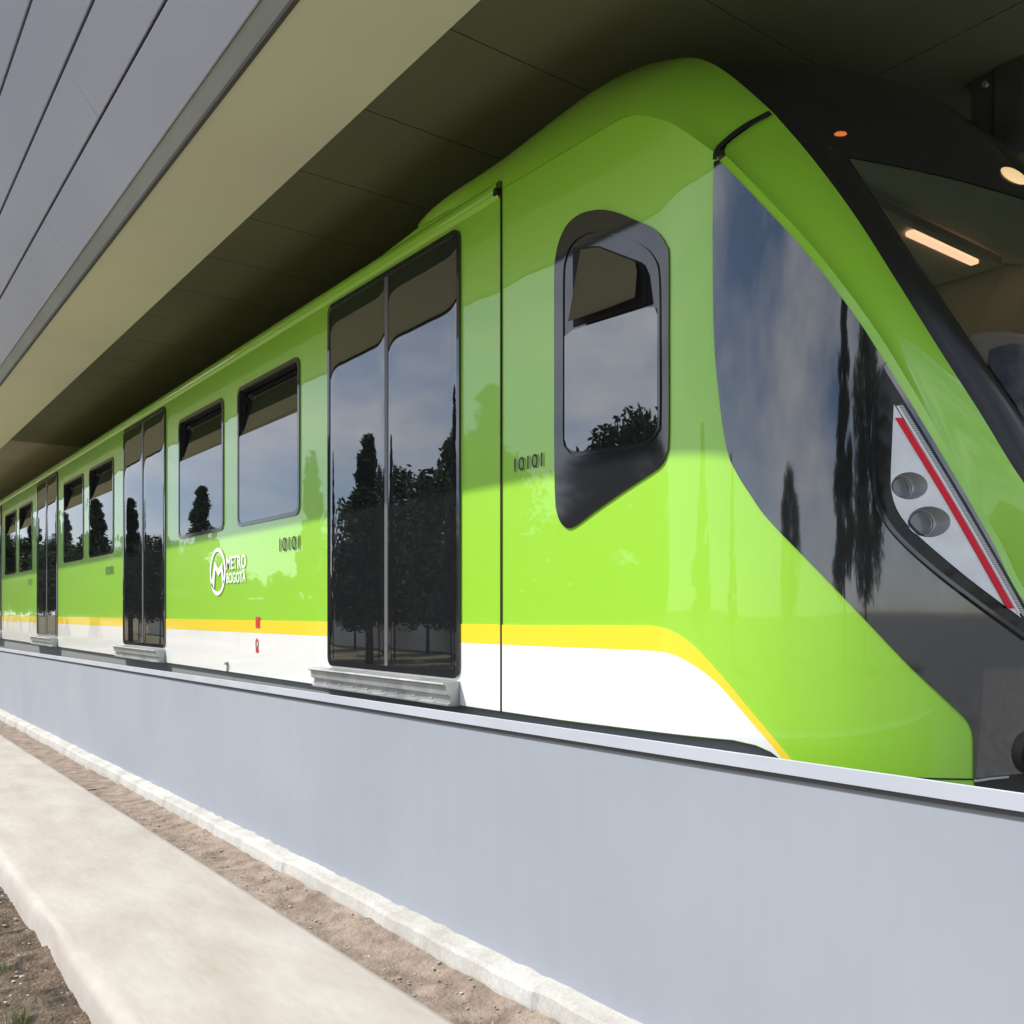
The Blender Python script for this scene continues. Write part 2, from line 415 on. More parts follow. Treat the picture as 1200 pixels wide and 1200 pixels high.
ws_left = catmull([P(x, y, 3.0 + .16 * i / 4) for i, (x, y) in enumerate(ws_px)] + [Vector((-1.25, 3.22, .30)), Vector((-1.14, 3.32, .10))], 8)
ws_top = catmull([ws_left[0], P(1060, 196, 3.22), P(1130, 212, 3.47), P(1200, 232, 3.737), Vector((-1.63, MID, 1.605))], 6)
ws_bot = catmull([ws_left[-1], Vector((-1.0, 3.55, .06)), Vector((-.95, MID, .05))], 8)
c0_px = [(490, 267), (540, 240), (588, 221), (660, 179), (700, 155), (722, 142), (737, 136), (752, 135), (772, 139), (795, 149), (838, 179)]
c0 = catmull([SPP(x, y, .002) for x, y in c0_px], 6)
c2 = catmull([P(490, 261, 2.53), P(540, 224, 2.56), P(588, 190, 2.60), P(690, 110, 2.68), P(750, 79, 2.74), P(800, 68, 2.78), P(826, 71, 2.80),
              P(850, 84, 2.81), P(875, 104, 2.82), band_up[0].copy()], 8)

# openings of the two headlamps
def lamp_loop(cx_, cy_, rx_, ry_, n=28, sc=1.0):
    return [Vector(sp(cx_ + sc * rx_ * math.cos(2*math.pi*i/n), cy_ - sc * ry_ * math.sin(2*math.pi*i/n))) for i in range(n)]
LAMPS = ((1064.5, 570, 21, 16), (1087, 612, 24.5, 18))
LOOPS = [lamp_loop(*l) for l in LAMPS]; LOOPS_BIG = [lamp_loop(*l, sc=1.16) for l in LAMPS]
big_hole = catmull([Vector(sp(*p)) for p in ((1047, 556), (1062, 549), (1082, 556), (1096, 585), (1112, 606), (1110, 622), (1092, 632), (1072, 620), (1058, 600), (1046, 580))], 3, closed=True)
# ---- body shell (saloon and cab sides, roof)
bm = bmesh.new()
cut = [sp(800, 862), sp(860, 868), sp(886, 874), sp(904, 882), sp(918, 893), sp(926, 905)]
side = [Vector((0, ZB, 0)), Vector((sx(-2.9), ZB, 0))] + cut + [Vector((sp(930, 905).x, -.8, 0)), Vector((S_END, -.8, 0))]
def curve_sz(pts):                       # 3-D points on the side -> (s, z)
    out_ = []
    for p in pts:
        best = min(range(len(PLAN) - 1), key=lambda i: (PLAN[i].lerp(PLAN[i+1], .5).xy - p.xy).length)
        a, b = PLAN[best], PLAN[best+1]; t = max(0, min(1, (p.xy - a.xy).dot((b - a).xy) / (b - a).xy.length_squared))
        out_.append(Vector((SL[best] + t * (SL[best+1] - SL[best]), p.z, 0)))
    return out_
bl_sz = [sp(*p) for p in band_low_px]
bl_sz = curve_sz(band_low)
bl_sz[-1] = Vector((S_END, -.26, 0))
c0_sz = [sp(x, y) for x, y in c0_px]
c0s = catmull(c0_sz, 6)
side += bl_sz[::-1] + c0s[::-1] + [Vector((sx(-4.6), 2.0, 0)), Vector((0, 2.0, 0))]
region(bm, side, 0, 0, holes=[big_hole])
region_bm = bm
def cut_hole(x0, x1, z0, z1):
    for co, no in (((x0, 0, 0), (1, 0, 0)), ((x1, 0, 0), (1, 0, 0)), ((0, 0, z0), (0, 0, 1)), ((0, 0, z1), (0, 0, 1))):
        fs = [f for f in bm.faces if min(v.co.x for v in f.verts) < x1 + .01 and max(v.co.x for v in f.verts) > x0 - .01]
        es = set(e for f in fs for e in f.edges); vs_ = set(v for f in fs for v in f.verts)
        bmesh.ops.bisect_plane(bm, geom=list(vs_) + list(es) + fs, plane_co=co, plane_no=no, dist=1e-6)
    dl = [f for f in bm.faces if x0 < f.calc_center_median().x < x1 and z0 < f.calc_center_median().z < z1]
    bmesh.ops.delete(bm, geom=dl, context='FACES')
STEP_X = PX(168.5) - (PX(386) + PX(540.5)) / 2
for i_ in range(4):
    for a_, b_ in ((279, 352), (209.5, 263)):
        xc_ = (PX(a_) + PX(b_)) / 2 + STEP_X * i_; hw = (PX(352) - PX(279)) / 2
        cut_hole(xc_ - hw + .029, xc_ + hw - .029, 1.328, 1.663)
# mirrored far side
geo = bmesh.ops.duplicate(bm, geom=bm.verts[:] + bm.edges[:] + bm.faces[:])
for e in geo['geom']:
    if isinstance(e, bmesh.types.BMVert):
        e.co.y = 2*MID - e.co.y; la = bm.verts.layers.float_vector['an']; e[la] = Vector((e[la].x, -e[la].y, 0))
for e in geo['geom']:
    if isinstance(e, bmesh.types.BMFace): e.normal_flip()
mk('body_side', bm, M['green'], train)

bm = bmesh.new()
roofp = [(2.5, 2.0), (2.56, 2.05), (2.7, 2.12), (2.9, 2.17), (3.3, 2.21), (MID, 2.22)]
roofp = roofp + [(2*MID - y, z) for y, z in roofp[-2::-1]]
extrude_profile(bm, roofp, -24.6, PX(480, 2.53), closed=False)
for f in bm.faces: f.smooth = True
# rear end of the car
vs = [bm.verts.new((-24.6, y, z)) for y, z in roofp] + [bm.verts.new((-24.6, 2*MID - 2.5, ZB)), bm.verts.new((-24.6, 2.5, ZB))]
bm.faces.new(vs)
mk('roof', bm, M['green'], train)
# gutter lip along the saloon
bm = bmesh.new()
extrude_profile(bm, [(2.499, 1.915), (2.487, 1.925), (2.478, 1.955), (2.478, 1.975), (2.49, 1.995), (2.51, 2.01)], -24.6, PX(586), closed=False)
for f in bm.faces: f.smooth = True
mk('gutter', bm, M['green'], train)
# raised cab roof
bm = bmesh.new()
coons(bm, c0, c2, line(c0[0], c2[0], 8), catmull([c0[-1], P(848, 168, 2.60), P(872, 149, 2.71), c2[-1]], 6), 64, 14, bulge=Vector((0, -.03, .02)), flip=False)
ctop = [Vector((p.x, MID, 2.24 + .05 * math.sin(math.pi * i / (len(c2) - 1)))) for i, p in enumerate(c2)]
n800 = 48
seg = resample(c2, 64)
k = min(range(64), key=lambda i: abs(seg[i].x - P(826, 71, 2.80).x))
rear = seg[:k+1]
ct = [Vector((p.x, MID, p.z * .35 + .65 * 2.26)) for p in rear]
coons(bm, rear, ct, line(rear[0], ct[0], 8), line(rear[-1], ct[-1], 8), 40, 10, mirror=False, bulge=Vector((0, 0, .03)))
n_left = [f for f in bm.faces]
geo = bmesh.ops.duplicate(bm, geom=bm.verts[:] + bm.edges[:] + bm.faces[:])
for e in geo['geom']:
    if isinstance(e, bmesh.types.BMVert): e.co.y = 2*MID - e.co.y
for e in geo['geom']:
    if isinstance(e, bmesh.types.BMFace): e.normal_flip()
bmesh.ops.remove_doubles(bm, verts=bm.verts[:], dist=1e-4)
mk('cab_roof', bm, M['green'], train)
dome_edge = seg[k:]
# groove between cab roof and pillar
bm = bmesh.new()
gr = catmull([SPP(838.5, 190, .004), SPP(840, 180, .004), P(848, 168, 2.595), P(872, 149, 2.705), P(903, 132, 2.825)], 8)
gr2 = catmull([SPP(843.5, 190, .004), SPP(845, 181, .004), P(853, 171, 2.595), P(876, 153, 2.705), P(908, 136.5, 2.825)], 8)
gr = [p + Vector((0, -.012, .004)) for p in gr]; gr2 = [p + Vector((0, -.012, .004)) for p in gr2]
coons(bm, gr, gr2, line(gr[0], gr2[0]), line(gr[-1], gr2[-1]), 24, 3)
mk('roof_joint', bm, M['groove'], train)
# ---- green pillar band
bm = bmesh.new()
coons(bm, band_low, crease, line(band_low[0], crease[0]), line(band_low[-1], crease[-1]), 70, 3, mirror=True)
mid_ = resample(band_up, 70); cr_ = resample(crease, 70)
for f in bm.faces: f.smooth = True
coons(bm, crease, band_up, catmull([crease[0], P(851, 170.5, 2.605), P(875, 151.5, 2.712), band_up[0]], 6), line(crease[-1], band_up[-1], 6), 70, 8, bulge=Vector((.012, -.012, .018)), mirror=True)
mk('windscreen_pillar', bm, M['green'], train)
# ---- black surround of the windscreen, visor and bonnet
bm = bmesh.new()
w_off = Vector((0, 0, 0))
edge_in = [band_up[0]] + [ws_left[0]]
coons(bm, band_up[:8*8+1], ws_left + catmull([ws_left[-1], Vector((-1.10, 3.5, .03))], 4)[1:], line(band_up[0], ws_left[0], 6), line(band_up[64], Vector((-1.10, 3.5, .03)), 6), 56, 8, bulge=Vector((.012, -.008, .012)), mirror=True)
sil = catmull([dome_edge[0], Vector((-2.36, 3.05, 2.235)), Vector((-2.30, 3.4, 2.285)), Vector((-2.27, MID, 2.31))], 10)
lft = ([p for p in ws_left[:1]] + line(ws_left[0], band_up[0], 8)[1:] + dome_edge[::-1][1:])
coons(bm, ws_top, sil, lft, catmull([ws_top[-1], Vector((-1.86, MID, 1.93)), Vector((-2.08, MID, 2.19)), sil[-1]], 8), 30, 20, bulge=Vector((.03, -.01, .05)), mirror=True)
bm.normal_update(); VISOR = BVHTree.FromBMesh(bm)
# roof fill behind the visor
rf = [Vector((p.x - .55, p.y, 2.2)) for p in sil]
coons(bm, sil, rf, line(sil[0], rf[0]), line(sil[-1], rf[-1]), 20, 4, mirror=True)
# bonnet under the glass
bn = band_up[64:]
coons(bm, bn, catmull([Vector((-1.10, 3.5, .03)), Vector((-1.0, 3.72, .03)), Vector((-.95, MID, .05))], 8), line(bn[0], Vector((-1.10, 3.5, .03))), line(bn[-1], Vector((-.95, MID, .05))), 12, 4, mirror=True)
mk('windscreen_surround', bm, M['surround'], train)
# ---- windscreen
bm = bmesh.new()
coons(bm, ws_bot, ws_top, ws_left[::-1], catmull([ws_bot[-1], Vector((-1.2, MID, .8)), ws_top[-1]], 10), 24, 24, mirror=True)
for v in bm.verts: v.co += Vector((.004, 0, .002))
mk('windscreen', bm, M['windscreen'], train)
# ---- smoked side panel that holds the headlight
mask_l = catmull([Vector(sp(*p)) for p in ((837.5, 190), (836.3, 250), (836.5, 330), (838, 400), (842, 450), (848, 500), (855, 535), (866, 558), (880, 580), (900, 608),
                 (950, 660), (1000, 712), (1060, 775), (1108, 820), (1130, 841), (1137, 852), (1140, 866), (1140.5, 912))], 5)
bm = bmesh.new()
zfoot = mask_l[-1].y
poly = mask_l + [Vector((sp(1165, 909).x, sp(1165, 909).y, 0)), Vector((sp(1200, 908).x, sp(1200, 906).y, 0)), Vector((S_END, sp(1200, 905).y, 0))] + [v.copy() for v in bl_sz[::-1]]
region(bm, poly, .006, .004, holes=[big_hole])
mk('side_mask', bm, M['mask'], train)
# ---- chin below the mask
bm = bmesh.new()
a = sp(1141.5, 910); poly = [Vector((a.x, a.y, 0)), Vector((sp(1200, 902).x, sp(1200, 902).y, 0)), Vector((S_END, sp(1200, 900).y, 0)), Vector((S_END, -.8, 0)), Vector((a.x, -.8, 0))]
region(bm, poly, .003, .006)
mk('chin', bm, M['rubber'], train)
bm = bmesh.new()
region(bm, [sp(945, 905.5), sp(1040, 909.5), sp(1140, 912.2), sp(1140, 914), sp(1040, 911.3), sp(945, 907)], .003, .002)
mk('apron_joint', bm, M['groove'], train)
bm = bmesh.new()
region(bm, [sp(1141, 913.6), sp(1160, 910.5), sp(1180, 908.5), sp(1180, 911), sp(1160, 913), sp(1141, 916)], .010, .006)
mk('chin_trim', bm, M['alu'], train)
# ---- white skirt and yellow stripe
ytop_px = [(760, 733), (775, 735.5), (788, 740), (802, 748), (820, 763), (850, 796), (878, 830), (905, 862), (936, 900)]
ybot_px = [(760, 762), (775, 763.5), (790, 767), (808, 776), (830, 791), (850, 810), (880, 845), (905, 874), (924, 899)]
yt = catmull([Vector(sp(*p)) for p in ytop_px], 6); yb = catmull([Vector(sp(*p)) for p in ybot_px], 6)
ZY1, ZY0 = -.055, -.146
bm = bmesh.new()
region(bm, [Vector((0.01, ZY0, 0)), Vector((sx(-3.2), ZY0, 0))] + yb + [Vector((yt[-1].x, yt[-1].y, 0))] + yt[::-1] + [Vector((sx(-3.2), ZY1, 0)), Vector((0.01, ZY1, 0))], .004, .004)
mk('yellow_stripe', bm, M['yellow'], train)
bm = bmesh.new()
region(bm, [Vector((0.01, ZB + .003, 0)), Vector((sx(-3.0), ZB + .003, 0))] + [v + Vector((0, .003, 0)) for v in cut[:-1]] + [Vector((yb[-1].x, yb[-1].y, 0))] + yb[::-1][1:] + [Vector((sx(-3.2), ZY0, 0)), Vector((0.01, ZY0, 0))], .0035, .0035)
mk('white_skirt', bm, M['white'], train)
# ---- underframe behind the wall
bm = bmesh.new()
box(bm, -24.3, -1.9, 2.75, 5.05, -1.44, -.50, bev=.03)
mk('underframe', bm, M['under'], train)
bm = bmesh.new()
region(bm, [Vector((.3, -.74, 0)), Vector((sp(1000, 905).x, -.74, 0)), Vector((sp(1000, 905).x, ZB + .12, 0)), Vector((.3, ZB + .02, 0))], -.03, .01)
mk('recessed_skirt_panel', bm, M['grey_lip'], train)  # grey panel set back behind the lower edge of the skirt
# ---- joint between cab and saloon
bm = bmesh.new()
x = sx(PX(588))
region(bm, [Vector((x - .006, ZB, 0)), Vector((x + .006, ZB, 0)), Vector((x + .006, 1.99, 0)), Vector((x - .006, 1.99, 0))], .0055, .003)
region(bm, [Vector((x - .035, 1.93, 0)), Vector((x - .004, 1.93, 0)), Vector((x - .004, 1.96, 0)), Vector((x - .03, 1.96, 0))], .026, .02)
mk('cab_joint', bm, M['groove'], train)

# ---- doors
def pillow(bm, x0, x1, z0, z1, y, amp, mi, nx=48, pw=10):
    rows = []
    for j in (0, 1):
        rows.append([])
        for i in range(nx + 1):
            t = i / nx; q = abs(2*t - 1)
            rows[-1].append(bm.verts.new((x0 + (x1-x0)*t, y - amp*(1 - q**pw), z1 if j else z0)))
    for i in range(nx):
        f = bm.faces.new((rows[0][i], rows[0][i+1], rows[1][i+1], rows[1][i])); f.smooth = True; f.material_index = mi
def make_door(px0, px1):
    x0, x1 = PX(px0), PX(px1); z0, z1 = -.325, 1.893; xc = (x0 + x1) / 2
    bm = bmesh.new(); s0, s1 = sx(x0), sx(x1)
    o_ = rrect(s0, s1, z0, z1, .055); i_ = rrect(s0 + .025, s1 - .025, z0 + .03, z1 - .03, .035)
    ring(bm, o_, i_, .014, .012, .014, depth=.03)
    dr = mk('door', bm, M['black_gloss'], train, loc=(xc, D, z0))
    for a, b in ((x0 + .026, xc - .018), (xc + .018, x1 - .026)):
        bm = bmesh.new()
        pillow(bm, a, b, z0 + .03, z1 - .03, D - .008, .0013, 0)
        mk('door_leaf', bm, M['glass_dark'], dr)
    bm = bmesh.new(); box(bm, xc - .018, xc + .018, D - .012, D + .004, z0 + .03, z1 - .03, bev=.004)
    mk('door_seal', bm, M['seal'], dr)
    bm = bmesh.new()
    prof = [(D - .002, z0 - .012), (D - .10, z0 - .016), (D - .105, z0 - .024), (D - .085, z0 - .034), (D - .08, z0 - .075), (D - .06, z0 - .082), (D - .06, z0 - .118),
            (D - .075, z0 - .122), (D - .075, z0 - .130), (D - .01, z0 - .135)]
    extrude_profile(bm, prof, x0 - .09, x1 - .005)
    xx = x0 - .05
    while xx < x1 - .06:
        box(bm, xx, xx + .03, D - .0875, D - .079, z0 - .105, z0 - .095, bev=.003); xx += .17
    mk('door_step', bm, M['alu'], dr)
    return dr
d0 = make_door(386, 540.5)
dx_ = PX(168.5) - (PX(386) + PX(540.5)) / 2
for i in (1, 2, 3): copy_tree(d0, train, (dx_ * i, 0, 0))

# ---- saloon windows
def make_window(px0, px1):
    x0, x1 = PX(px0), PX(px1); z0, z1, zs = .645, 1.692, 1.325; xc = (x0 + x1) / 2
    bm = bmesh.new(); s0, s1 = sx(x0), sx(x1)
    ring(bm, rrect(s0, s1, z0, z1, .07), rrect(s0 + .028, s1 - .028, z0 + .028, z1 - .028, .05), .009, .009, .009, depth=.05)
    win = mk('window', bm, M['black_gloss'], train, loc=(xc, D, z0))
    bm = bmesh.new()
    region(bm, [v for v in rrect(s0 + .026, s1 - .026, z0 + .026, zs, .045)], .005, .01)
    mk('window_pane', bm, M['glass_window'], win)
    # tipped vent light with its frame, dark interior behind
    bm = bmesh.new()
    a, b = x0 + .030, x1 - .030; zb, zt = zs + .004, z1 - .03; yb_, yt_ = D + .001, D + .052
    def q(pts, mi):
        f = bm.faces.new([bm.verts.new(p) for p in pts]); f.material_index = mi
    q([(a, D + .13, zb), (b, D + .13, zb), (b, D + .13, zt), (a, D + .13, zt)], 2)
    q([(a, D, zb), (a, D + .13, zb), (a, D + .13, zt), (a, D, zt)], 2)
    q([(b, D, zb), (b, D, zt), (b, D + .13, zt), (b, D + .13, zb)], 2)
    q([(a, D, zt), (a, D + .13, zt), (b, D + .13, zt), (b, D, zt)], 2)
    e = .03
    for (u0, u1, w0, w1, mi) in ((0, 1, 0, .09, 1), (0, 1, .91, 1, 1), (0, .05, .09, .91, 1), (.95, 1, .09, .91, 1), (.05, .95, .09, .91, 0)):
        f = lambda u, w: (a + (b - a) * u, yb_ + (yt_ - yb_) * w + (.004 if mi == 0 else 0), zb + (zt - .02 - zb) * w)
        q([f(u0, w0), f(u1, w0), f(u1, w1), f(u0, w1)], mi)
    mk('vent_pane', bm, [M['glass_window'], M['black_gloss'], M['groove']], win)
    return win
w0 = make_window(279, 352)
xw0 = (PX(279) + PX(352)) / 2
xw1 = (PX(209.5) + PX(263)) / 2
for i in range(4):
    if i: copy_tree(w0, train, (dx_ * i, 0, 0))
    copy_tree(w0, train, (xw1 - xw0 + dx_ * i, 0, 0))
# ---- cab side window
cw_px = [(651, 420), (651, 330), (652, 305), (657, 282), (666, 264), (680, 252), (696, 247), (710, 246.5), (726, 250), (745, 258), (762, 265.5), (774, 275), (782, 288), (785, 303),
         (785, 400), (785, 510), (782, 533), (775, 546), (762, 556), (730, 577), (700, 598), (684, 610), (674, 617), (666, 619), (659, 613), (654, 600), (652, 580), (651, 520)]
cw = catmull([Vector(sp(*p)) for p in cw_px], 5, closed=True)
bm = bmesh.new()
region(bm, cw, .008, .008)
cwin = mk('cab_window', bm, M['black_gloss'], train)
pane_px = [(664, 395), (664, 515), (668, 525), (676, 530), (700, 527), (750, 519), (764, 513), (771, 502), (773, 488), (773, 370), (770, 361), (760, 361), (674, 387)]
bm = bmesh.new()
region(bm, [Vector(sp(*p)) for p in pane_px], .012, .004)
mk('cab_window_pane', bm, M['glass_window'], cwin)
# raised inner frame
fr_o = catmull([Vector(sp(*p)) for p in ((661, 400), (661, 330), (663, 305), (672, 284), (690, 272), (708, 270), (730, 277), (756, 289), (769, 303), (775, 325), (776, 400), (776, 492), (773, 507), (765, 517), (750, 523), (700, 532), (675, 536), (665, 529), (661, 517), (661, 460))], 4, closed=True)
cxy = sum((v for v in fr_o), Vector((0, 0, 0))) / len(fr_o)
fr_i = [Vector((cxy.x + (v.x - cxy.x) * .965, cxy.y + (v.y - cxy.y) * .98, 0)) for v in fr_o]
bm = bmesh.new(); ring(bm, fr_o, fr_i, .014, .014, .008, depth=.004)
mk('cab_window_frame', bm, M['black_gloss'], cwin)
# vent opening of the cab window
op = [Vector(sp(*p)) for p in ((673.5, 291), (704, 289), (754, 308), (758, 318), (759, 356), (674, 384))]
bm = bmesh.new()
region(bm, op, .0115, .003)
mk('cab_vent_opening', bm, M['groove'], cwin)
bm = bmesh.new()
vq = [P(678, 380, D), P(757, 354, D), P(756, 321, D), P(752, 309, D), P(705, 291, D), P(683, 293, D)]
zt_ = max(p.z for p in vq)
vp = [Vector((p.x, D - .0125 - .15 * (zt_ - p.z), p.z)) for p in vq]
f = bm.faces.new([bm.verts.new(p) for p in vp]); f.normal_update()
if f.normal.y > 0: f.normal_flip()
mk('cab_vent_pane', bm, M['glass_window'], cwin)

# ---- headlight
hs_px = [(1034, 428), (1028, 440), (1023, 470), (1020.5, 510), (1021, 560), (1025, 588), (1038, 616), (1060, 641), (1090, 668), (1120, 692), (1160, 722), (1200, 751)]
hs = catmull([Vector(sp(*p)) for p in hs_px], 5)
up_px = [(1200, 713), (1159, 640), (1098, 536), (1038, 437)]
hs_poly = hs + [Vector(sp(*p)) for p in up_px]
bm = bmesh.new(); region(bm, hs_poly, .010, .003, holes=[big_hole])
head = mk('headlight', bm, M['housing'], train)
ln_px = [(1046.5, 475), (1044.5, 520), (1043, 560), (1044.5, 580), (1050, 597), (1061, 614), (1080, 633), (1105, 655), (1135, 680), (1165, 703), (1193, 724)]
ln = catmull([Vector(sp(*p)) for p in ln_px], 5)
ln_up = [Vector(sp(*p)) for p in ((1180, 697), (1140, 628), (1100, 561), (1075, 520))]
bm = bmesh.new(); region(bm, ln + ln_up, .0145, .004, holes=LOOPS)
mk('reflector', bm, M['silver'], head)
def px_strip(name, a_px, b_px, w, off, m_, n=12, th=.004):
    L_, R_ = [], []
    for i in range(n + 1):
        t = i / n; x_ = a_px[0] + (b_px[0]-a_px[0])*t; y_ = a_px[1] + (b_px[1]-a_px[1])*t
        x_ += 2.0 * math.sin(math.pi * t)
        L_.append(Vector(sp(x_ - w / 2, y_))); R_.append(Vector(sp(x_ + w / 2, y_)))
    bm = bmesh.new(); region(bm, L_ + R_[::-1], off, th); return mk(name, bm, m_, head)
px_strip('red_strip', (1052, 491), (1180, 713), 8, .0185, M['red_lens'])
px_strip('white_trim', (1051, 477), (1191, 719), 3.5, .0175, M['letter_white'])
px_strip('ribbed_strip', (1054, 476), (1196, 722), 5, .0195, M['ribbed'])
hz = catmull([Vector(sp(*p)) for p in hs_px], 5)
hin = catmull([Vector(sp(x_ + 4.5, y_ - 2)) for x_, y_ in hs_px], 5)
bm = bmesh.new(); region(bm, hz + hin[::-1], .022, .014)
mk('housing_rim', bm, M['black_gloss'], head)
for lp in LOOPS:
    bm = bmesh.new(); d_in = Vector((-.94, .34, -.02)).normalized()
    ring0 = [on_side(v, .0146) for v in lp]; c0_ = sum(ring0, Vector()) / len(ring0); prev = None; n_ = len(lp)
    _, nr = plan(sum(v.x for v in lp) / n_)
    for kk, (dep, scl) in enumerate(((0, 1), (.004, .985), (.016, .95), (.030, .86), (.035, .78), (.035, .72), (.039, .70))):
        cur = []
        for v in ring0:
            r_ = v - c0_; r2 = r_ - d_in * r_.dot(d_in) * min(1, dep / .035)
            cur.append(bm.verts.new(c0_ + r2 * scl + d_in * dep))
        if prev:
            for i in range(n_):
                f = bm.faces.new((prev[i], prev[(i+1) % n_], cur[(i+1) % n_], cur[i])); f.smooth = True; f.material_index = 2 if kk in (5,) else 0
        prev = cur
    f = bm.faces.new(prev); f.material_index = 1
    bmesh.ops.recalc_face_normals(bm, faces=bm.faces[:])
    mk('lamp_bowl', bm, [M['chrome'], M['lamp'], M['rubber']], head)

# ---- buffer on the nose
bm = bmesh.new()
c = SPP(1203, 886, 0) + Vector((.10, .03, 0))
dirb = Vector((1, -.32, 0)).normalized()
tube(bm, c - dirb * .16, c + dirb * .0, .074, n=28)
tube(bm, c - dirb * .02, c + dirb * .012, .074, .058, n=28)
tube(bm, c + dirb * .012, c + dirb * .045, .05, .044, n=28)
mk('buffer', bm, M['steel'], train)
# ---- small glowing spots set on the visor
def visor_spot(name, px_, py_, size, m_):
    dx_l, dy_l = dirv(px_); d_l = Vector((dx_l, dy_l, (HY - py_) / F)).normalized()
    hit, nrm_l, _, _ = VISOR.ray_cast(Vector((0, 0, 0)), d_l)
    if nrm_l.dot(d_l) > 0: nrm_l = -nrm_l
    bm = bmesh.new(); bmesh.ops.create_uvsphere(bm, u_segments=16, v_segments=8, radius=1)
    ax = Vector((0, 1, 0)); up_l = nrm_l.cross(ax).normalized(); ax = up_l.cross(nrm_l).normalized()
    for v in bm.verts: v.co = hit + ax * (v.co.x * size[0]) + up_l * (v.co.y * size[1]) + nrm_l * (v.co.z * size[2])
    for f in bm.faces: f.smooth = True
    return mk(name, bm, m_, train)
visor_spot('orange_spot', 985, 157, (.026, .011, .008), M['orange'])
visor_spot('warm_spot', 1188, 206, (.075, .045, .010), M['warm'])

# ---- cab interior
bm = bmesh.new()
box(bm, -3.5, -2.30, 2.85, 4.95, 1.82, 1.84)
cf = [p + Vector((-.03, 0, .012)) for p in ws_top]
coons(bm, [Vector((-2.301, 2.9 + .0625 * i, 1.821)) for i in range(17)], cf, line((-2.301, 2.9, 1.821), cf[0]), line((-2.301, MID, 1.821), cf[-1]), 12, 4, mirror=True)
mk('cab_ceiling', bm, M['cab_light'], train)
bm = bmesh.new()
box(bm, -2.235, -2.195, 3.1, 4.7, 1.735, 1.775, bev=.008)
mk('ceiling_rail', bm, M['letter_white'], train)
bm = bmesh.new()
box(bm, -3.5, -3.46, 2.6, 5.2, -.3, 1.82)
mk('bulkhead', bm, M['cab_light'], train)
bm = bmesh.new()
lp_ = [(-3.46, 5.02, 1.83), (-2.3, 4.96, 1.83), (-2.02, 4.80, 1.70), (-1.70, 4.62, 1.2), (-1.45, 4.50, .7), (-1.40, 4.5, -.3), (-3.46, 5.02, -.3)]
bm.faces.new([bm.verts.new(p) for p in lp_]); bmesh.ops.triangulate(bm, faces=bm.faces[:])
mk('cab_side_lining', bm, M['cab_light'], train)
bm = bmesh.new()
box(bm, -3.46, -2.0, 3.0, 4.8, -.36, -.3)
mk('cab_floor', bm, M['cab_light'], train)
a = PZ(1060, 277, 1.80); b = PZ(1160, 314, 1.80)
bm = bmesh.new(); xm = (a.x + b.x) / 2
box(bm, xm - .022, xm + .022, a.y, min(b.y, 4.76), 1.798, 1.818, bev=.007)
mk('cab_light_tube', bm, M['led'], train)
bm = bmesh.new()
box(bm, -1.95, -1.45, 3.4, 4.4, .10, .18, bev=.03); box(bm, -1.95, -1.55, 3.5, 4.3, -.3, .10)
mk('driver_desk', bm, M['cab_dark'], train)
c = P(1192, 445, 4.0)
bm = bmesh.new()
box(bm, c.x - .07, c.x + .07, c.y - .14, c.y + .2, c.z - .1, c.z + .13, bev=.045)
box(bm, c.x - .10, c.x + .06, c.y - .24, c.y + .28, c.z - .75, c.z - .13, bev=.05)
box(bm, c.x - .05, c.x + .5, c.y - .24, c.y + .28, c.z - .88, c.z - .74, bev=.05)
tube(bm, (c.x, c.y, c.z - .14), (c.x, c.y, c.z - .08), .02); tube(bm, (c.x + .2, c.y, -.3), (c.x + .2, c.y, c.z - .86), .06)
st = mk('driver_seat', bm, M['seat'], train, smooth=True)

# ---- lettering
def text(name, body, x0, x1, z0, z1, m_, off=.0075, bold=0.0, extr=.0012):
    cu = bpy.data.curves.new(name, 'FONT'); cu.body = body; cu.size = 1; cu.offset = bold; cu.extrude = 0
    ob = bpy.data.objects.new(name, cu); link(ob)
    dg = bpy.context.evaluated_depsgraph_get(); dg.update()
    me = bpy.data.meshes.new_from_object(ob.evaluated_get(dg)); bpy.data.objects.remove(ob); bpy.data.curves.remove(cu)
    bm = bmesh.new(); bm.from_mesh(me); bpy.data.meshes.remove(me)
    xs = [v.co.x for v in bm.verts]; ys = [v.co.y for v in bm.verts]
    ax, bx, ay, by = min(xs), max(xs), min(ys), max(ys)
    for v in bm.verts:
        v.co = Vector((x0 + (v.co.x - ax) / (bx - ax) * (x1 - x0), D - off, z0 + (v.co.y - ay) / (by - ay) * (z1 - z0)))
    return mk(name, bm, m_, train, loc=((x0 + x1) / 2, D, z0))
def zz(px_, py_): return P(px_, py_, D).z
text('number_lettering', '10101', PX(604), PX(637), zz(620, 550), zz(620, 534), M['letter_black'], .0075, .006)
n2 = text('number_lettering', '10101', PX(328.5), PX(352), zz(340, 645), zz(340, 629), M['letter_black'], .0075, .006)
copy_tree(n2, train, (dx_, 0, 0)); copy_tree(n2, train, (dx_ * 2, 0, 0))
text('operator_lettering', 'METRO', PX(266.3), PX(289), zz(276, 667), zz(276, 651), M['letter_white'], .0075, .02)
text('city_lettering', 'BOGOTÁ', PX(266.3), PX(289), zz(276, 683), zz(276, 667.5), M['letter_white'], .0075, .02)
